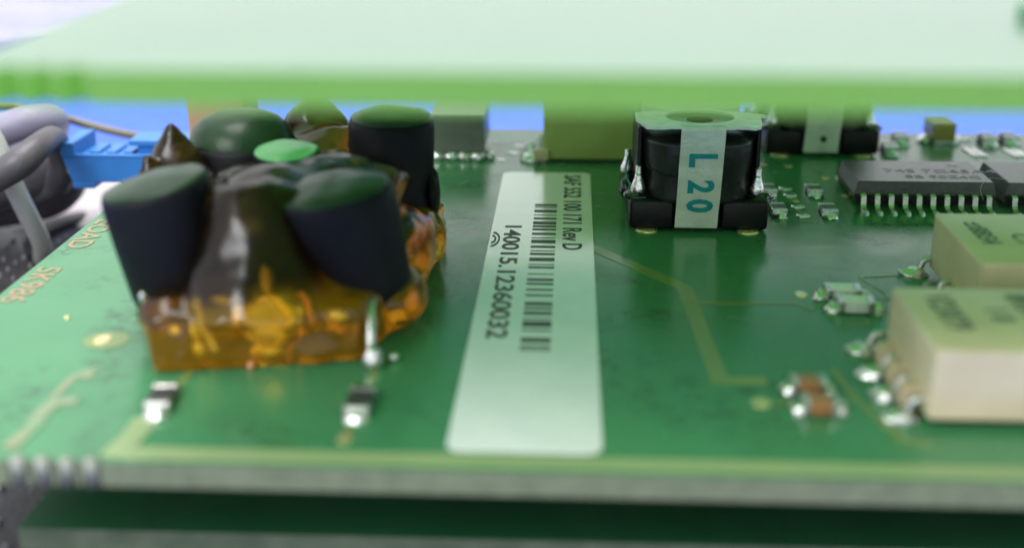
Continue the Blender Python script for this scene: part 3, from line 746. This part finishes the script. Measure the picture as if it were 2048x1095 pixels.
chip('chip_capacitor', 'pale chip capacitor, front one of the white pair right of the trace', 'capacitor', 2.10, 8.37, -.03, .27, .15, .10, 'white_chip', 'pale chip capacitors', .75)
chip('chip_capacitor', 'orange brown chip capacitor, rear one of the pair left of the nearest relay', 'capacitor', 1.51, 6.96, 0, .22, .14, .10, 'brown_chip', 'orange brown chip capacitors', .6)
chip('chip_capacitor', 'orange brown chip capacitor, front one of the pair left of the nearest relay', 'capacitor', 1.53, 6.69, 0, .22, .14, .10, 'brown_chip', 'orange brown chip capacitors', .6)
desc = {(1.92, 10.8): 'chip resistor touching the right foot of the lettered inductor', (2.38, 10.8): 'chip resistor front right in the small grid beside the long chip',
        (1.93, 11.45): 'chip resistor half hidden behind the inductor pin', (2.37, 11.45): 'chip resistor back right in the small grid beside the long chip'}
for (x, y), d in desc.items():
    chip('chip_resistor', 'tiny dark ' + d, 'resistor', x, y, Q, .24, .14, .07, 'green_chip', 'tiny chip resistors between inductor and long chip', .9)
for x, y, rz, d, bd in ((3.73, 13.62, Q - .1, 'small grey chip resistor left of the mustard capacitor, rear one', 'green_chip'), (3.50, 13.14, Q - .1, 'small grey chip resistor touching the rear inductor base', 'green_chip'),
                    (4.70, 13.62, Q, 'small green sided chip on the far edge behind the long pads', 'green_chip'), (4.95, 13.66, Q, 'small green sided chip, rightmost on the far board edge', 'green_chip'), (5.3, 13.6, Q, 'small chip just inside the right frame edge at the back', 'green_chip')):
    chip('chip_resistor', d, 'resistor', x, y, rz, .26, .16, .09, bd, 'chip resistors at the far edge')
def boxcap(label, x, y, l, d, h, body, z0=.05):
    t = thing('tantalum_capacitor', label, 'capacitor', (x, y, 0))
    box('case', 0, 0, z0, l, d, h, body, t, .012)
    for s in (0, 1):
        blob('solder_joint', (-.04 if s == 0 else l + .02, d * .4, .02), (.09, .12, .06), 'solder', t, seed=s + x, amp=.3)
    box('terminal', .02, -.012, .01, l - .02, .1, z0, 'tin', t, .005)
    return t
boxcap('mustard yellow box capacitor on the far board edge against the blue', 4.06, 13.50, .25, .42, .245, 'tant')
boxcap('yellow capacitor just behind the middle relay at the right frame edge', 4.14, 10.15, .35, .32, .2, 'tant2')

# ------------------------------------------------------------------ capacitors potted in amber resin
cl = thing('potted_capacitors', 'block of amber resin holding a cluster of black capacitors with glossy tops', 'potted component', (0, 0, 0))
def cap(a, b, r0, r1, top='captop', label=None, dome=.05, nrm=(0, 0, 1)):
    """a = bottom centre, b = top centre, nrm = normal of the top face"""
    a = Vector(a); b = Vector(b); d1 = Vector(nrm).normalized(); d0 = (b - a).normalized()
    def fr(d):
        u = (Vector((1, 0, 0)) - d * d.x).normalized(); return u, d.cross(u)
    bm = bmesh.new(); rings = []
    for t, r in [(0, r0 * .8), (.04, r0 * .93), (.15, r0), (.35, r0 * .7 + r1 * .3), (.6, r0 * .3 + r1 * .7), (.8, r0 * .08 + r1 * .92), (.94, r1), (.985, r1 * .985), (1, r1 * .95)]:
        u, v = fr(d0.lerp(d1, t ** .5).normalized()); rings.append((a.lerp(b, t), u, v, r))
    a_rings(bm, rings)
    body = bmobj('capacitor', bm, 'capsleeve', cl, True)
    if label: body['label'] = label
    bm = bmesh.new(); d = d1; u, v = fr(d)
    a_rings(bm, [(b - d * .01, u, v, r1 * .965), (b + d * .012, u, v, r1 * .95), (b + d * dome * .45, u, v, r1 * .86), (b + d * dome * .75, u, v, r1 * .68), (b + d * dome * .95, u, v, r1 * .4), (b + d * dome * 1.02, u, v, r1 * .05)])
    for q in bm.verts: q.co += d * noise.noise(q.co * 5) * .018
    bmobj('capacitor_top', bm, top, body, True)
cap((-2.67, 7.78, .22), (-2.80, 7.78, 1.06), .335, .37, label='black capacitor at the front left of the block', nrm=(-.20, -.05, 1))
cap((-1.36, 7.88, .22), (-1.62, 7.86, 1.02), .32, .42, label='leaning black capacitor at the front right of the block', nrm=(-.13, -.05, 1))
cap((-2.56, 9.3, .3), (-2.64, 9.45, .96), .38, .44, dome=.24)
cap((-1.42, 9.3, .25), (-1.43, 9.5, 1.14), .33, .345, dome=.08)
cap((-2.08, 8.85, .5), (-2.14, 8.85, 1.03), .22, .25, 'captop_lit', label='small capacitor with a top painted as lit green in the middle', dome=.02, nrm=(0, -.1, 1))
def core(name, parts, m):
    bm = bmesh.new()
    for c, r, sd in parts: a_blob(bm, c, r, seed=sd, amp=.12)
    return bmobj(name, bm, m, cl, True)
core('dark_core', [((-2.06, 8.45, .52), (.62, .75, .36), 21)], 'core')  # dark lumps added inside so the resin over them looks darker
core('dark_core', [((-2.09, 7.78, .66), (.30, .30, .33), 22)], 'core')
core('dark_core', [((-3.0, 9.05, .62), (.20, .24, .40), 23)], 'core')
# resin body: primitives fused by a voxel remesh
bm = bmesh.new()
a_prism(bm, [(-2.66, 7.02), (-2.2, 7.10), (-1.36, 7.28), (-1.14, 8.0), (-1.08, 8.8), (-1.05, 9.8), (-2.9, 9.9), (-3.18, 8.7), (-2.80, 7.4)], 0.002, .40, .05, 2)
a_blob(bm, (-2.60, 7.28, .34), (.20, .2, .15), seed=2, amp=.05)
a_blob(bm, (-1.70, 7.30, .12), (.24, .12, .13), seed=32, amp=.3)
a_blob(bm, (-2.22, 7.22, .30), (.2, .14, .2), seed=33)
a_blob(bm, (-2.10, 8.15, .66), (.50, .70, .44), seed=3, amp=.08)
a_lathe(bm, (-2.08, 7.52, .15), (-2.11, 7.86, 1.06), [(0, .60), (.3, .50), (.55, .42), (.8, .37), (.93, .33), (1, .22)])
a_lathe(bm, (-1.80, 7.62, .1), (-1.95, 7.9, .95), [(0, .40), (.4, .30), (.8, .22), (1, .12)])
a_lathe(bm, (-2.38, 7.60, .1), (-2.30, 7.9, .98), [(0, .34), (.4, .24), (.8, .20), (1, .12)])
a_blob(bm, (-1.95, 8.7, .80), (.8, .62, .22), seed=5)
a_blob(bm, (-2.14, 9.95, .70), (.34, .3, .52), seed=6)
a_blob(bm, (-1.25, 8.6, .35), (.26, .7, .30), seed=7)
a_blob(bm, (-1.22, 9.3, .24), (.25, .45, .26), seed=8)
a_blob(bm, (-1.9, 9.6, .6), (.7, .4, .45), seed=9)
a_blob(bm, (-2.9, 9.0, .5), (.33, .5, .42), seed=10)
a_blob(bm, (-1.55, 7.55, .25), (.28, .25, .2), seed=12)
a_blob(bm, (-1.2, 8.0, .22), (.2, .35, .22), seed=13)
a_lathe(bm, (-3.0, 9.0, .3), (-3.03, 8.9, 1.24), [(0, .42), (.4, .30), (.7, .20), (.85, .10), (1, .03)])
a_lathe(bm, (-3.12, 8.7, .2), (-3.16, 8.7, 1.02), [(0, .26), (.6, .14), (1, .03)])
a_lathe(bm, (-1.72, 9.0, .3), (-1.78, 9.05, 1.02), [(0, .3), (.5, .2), (.8, .09), (1, .03)])
bmesh.ops.recalc_face_normals(bm, faces=bm.faces)
me = bpy.data.meshes.new('resin_src'); bm.to_mesh(me); bm.free()
tmp = bpy.data.objects.new('tmp', me); COL.objects.link(tmp)
md = tmp.modifiers.new('r', 'REMESH'); md.mode = 'VOXEL'; md.voxel_size = .035
ms = tmp.modifiers.new('s', 'SMOOTH'); ms.factor = .6; ms.iterations = 5
bpy.context.view_layer.update()
me2 = bpy.data.meshes.new_from_object(tmp.evaluated_get(bpy.context.evaluated_depsgraph_get()))
bpy.data.objects.remove(tmp)
for v in me2.vertices:
    k = min(1, max(0, v.co.z / .15))
    n = noise.noise(v.co * 3.0) * .035 + noise.noise(v.co * 6.5) * .014 * max(0, 1 - v.co.z * 1.8)
    n *= .75 + .25 * max(0, 1 - v.co.z * 1.2)
    if v.co.z > .5: n += noise.noise(Vector((v.co.x * 9, v.co.y * 9, v.co.z * 2.5))) * .009 + noise.noise(v.co * 14) * .003
    v.co += v.normal * n * k
    if v.co.z < .003: v.co.z = .003
me2.materials.clear()
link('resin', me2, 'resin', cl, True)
# lead and solder in front of the right capacitor
ld = tube('lead', [(-1.31, 7.50, .36), (-1.29, 7.36, .28), (-1.28, 7.26, .14), (-1.27, 7.22, .02)], .034, 'tin', cl, n=10)
blob('solder_joint', (-1.265, 7.20, .06), (.065, .07, .10), 'solder', ld, seed=4, amp=.3, flat=0)
blob('solder_bead', (-1.14, 7.32, .03), (.035, .035, .03), 'solder', cl, seed=5)
blob('solder_tip', (-2.80, 7.36, .40), (.03, .03, .045), 'tin', cl, seed=6)
tube('copper_lead', [(-2.05, 7.12, .0), (-2.05, 7.14, .05), (-2.03, 7.3, .06)], .018, 'copper', cl, n=8)
# yellow metal pieces added in the resin as its glints, and a black sleeve drop on its right flank
blob('tape_flap', (-1.09, 9.35, .55), (.055, .16, .22), 'capsleeve', cl, seed=11, amp=.25)
tube('glint_strip', [(-2.38, 7.36, .36), (-2.36, 7.34, .2), (-2.33, 7.32, .08)], .03, 'gold', cl, n=8)
blob('glint_ball', (-1.98, 7.46, .2), (.15, .05, .15), 'gold', cl, seed=12, amp=.4)

# copper and yellow arcs added inside to make the amber glow
for cx, cy, cz, R_, r_, m_, a0, a1 in ((-2.06, 7.44, .19, .17, .045, 'glint_yellow', -110, 75), (-2.06, 7.52, .19, .26, .04, 'copper', -60, 40), (-2.06, 7.56, .19, .10, .06, 'glint_yellow', -200, 60)):
    tube('glow_arc', [(cx + R_ * math.cos(math.radians(a0 + (a1 - a0) * k / 8)), cy + .02 * math.sin(k), cz + R_ * .95 * math.sin(math.radians(a0 + (a1 - a0) * k / 8)), .6 + .4 * math.sin(k * .39)) for k in range(9)], r_, m_, cl, n=8, per=3)
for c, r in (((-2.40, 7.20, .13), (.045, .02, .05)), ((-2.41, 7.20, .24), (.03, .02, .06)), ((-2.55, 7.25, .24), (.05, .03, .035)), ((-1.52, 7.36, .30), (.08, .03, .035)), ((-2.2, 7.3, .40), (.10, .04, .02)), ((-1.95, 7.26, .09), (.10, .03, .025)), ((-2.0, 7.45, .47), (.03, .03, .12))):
    blob('glint_flake', c, r, 'glint_yellow', cl, seed=c[0] * 9, amp=.5, sub=2)  # small yellow flakes added as glints in the amber
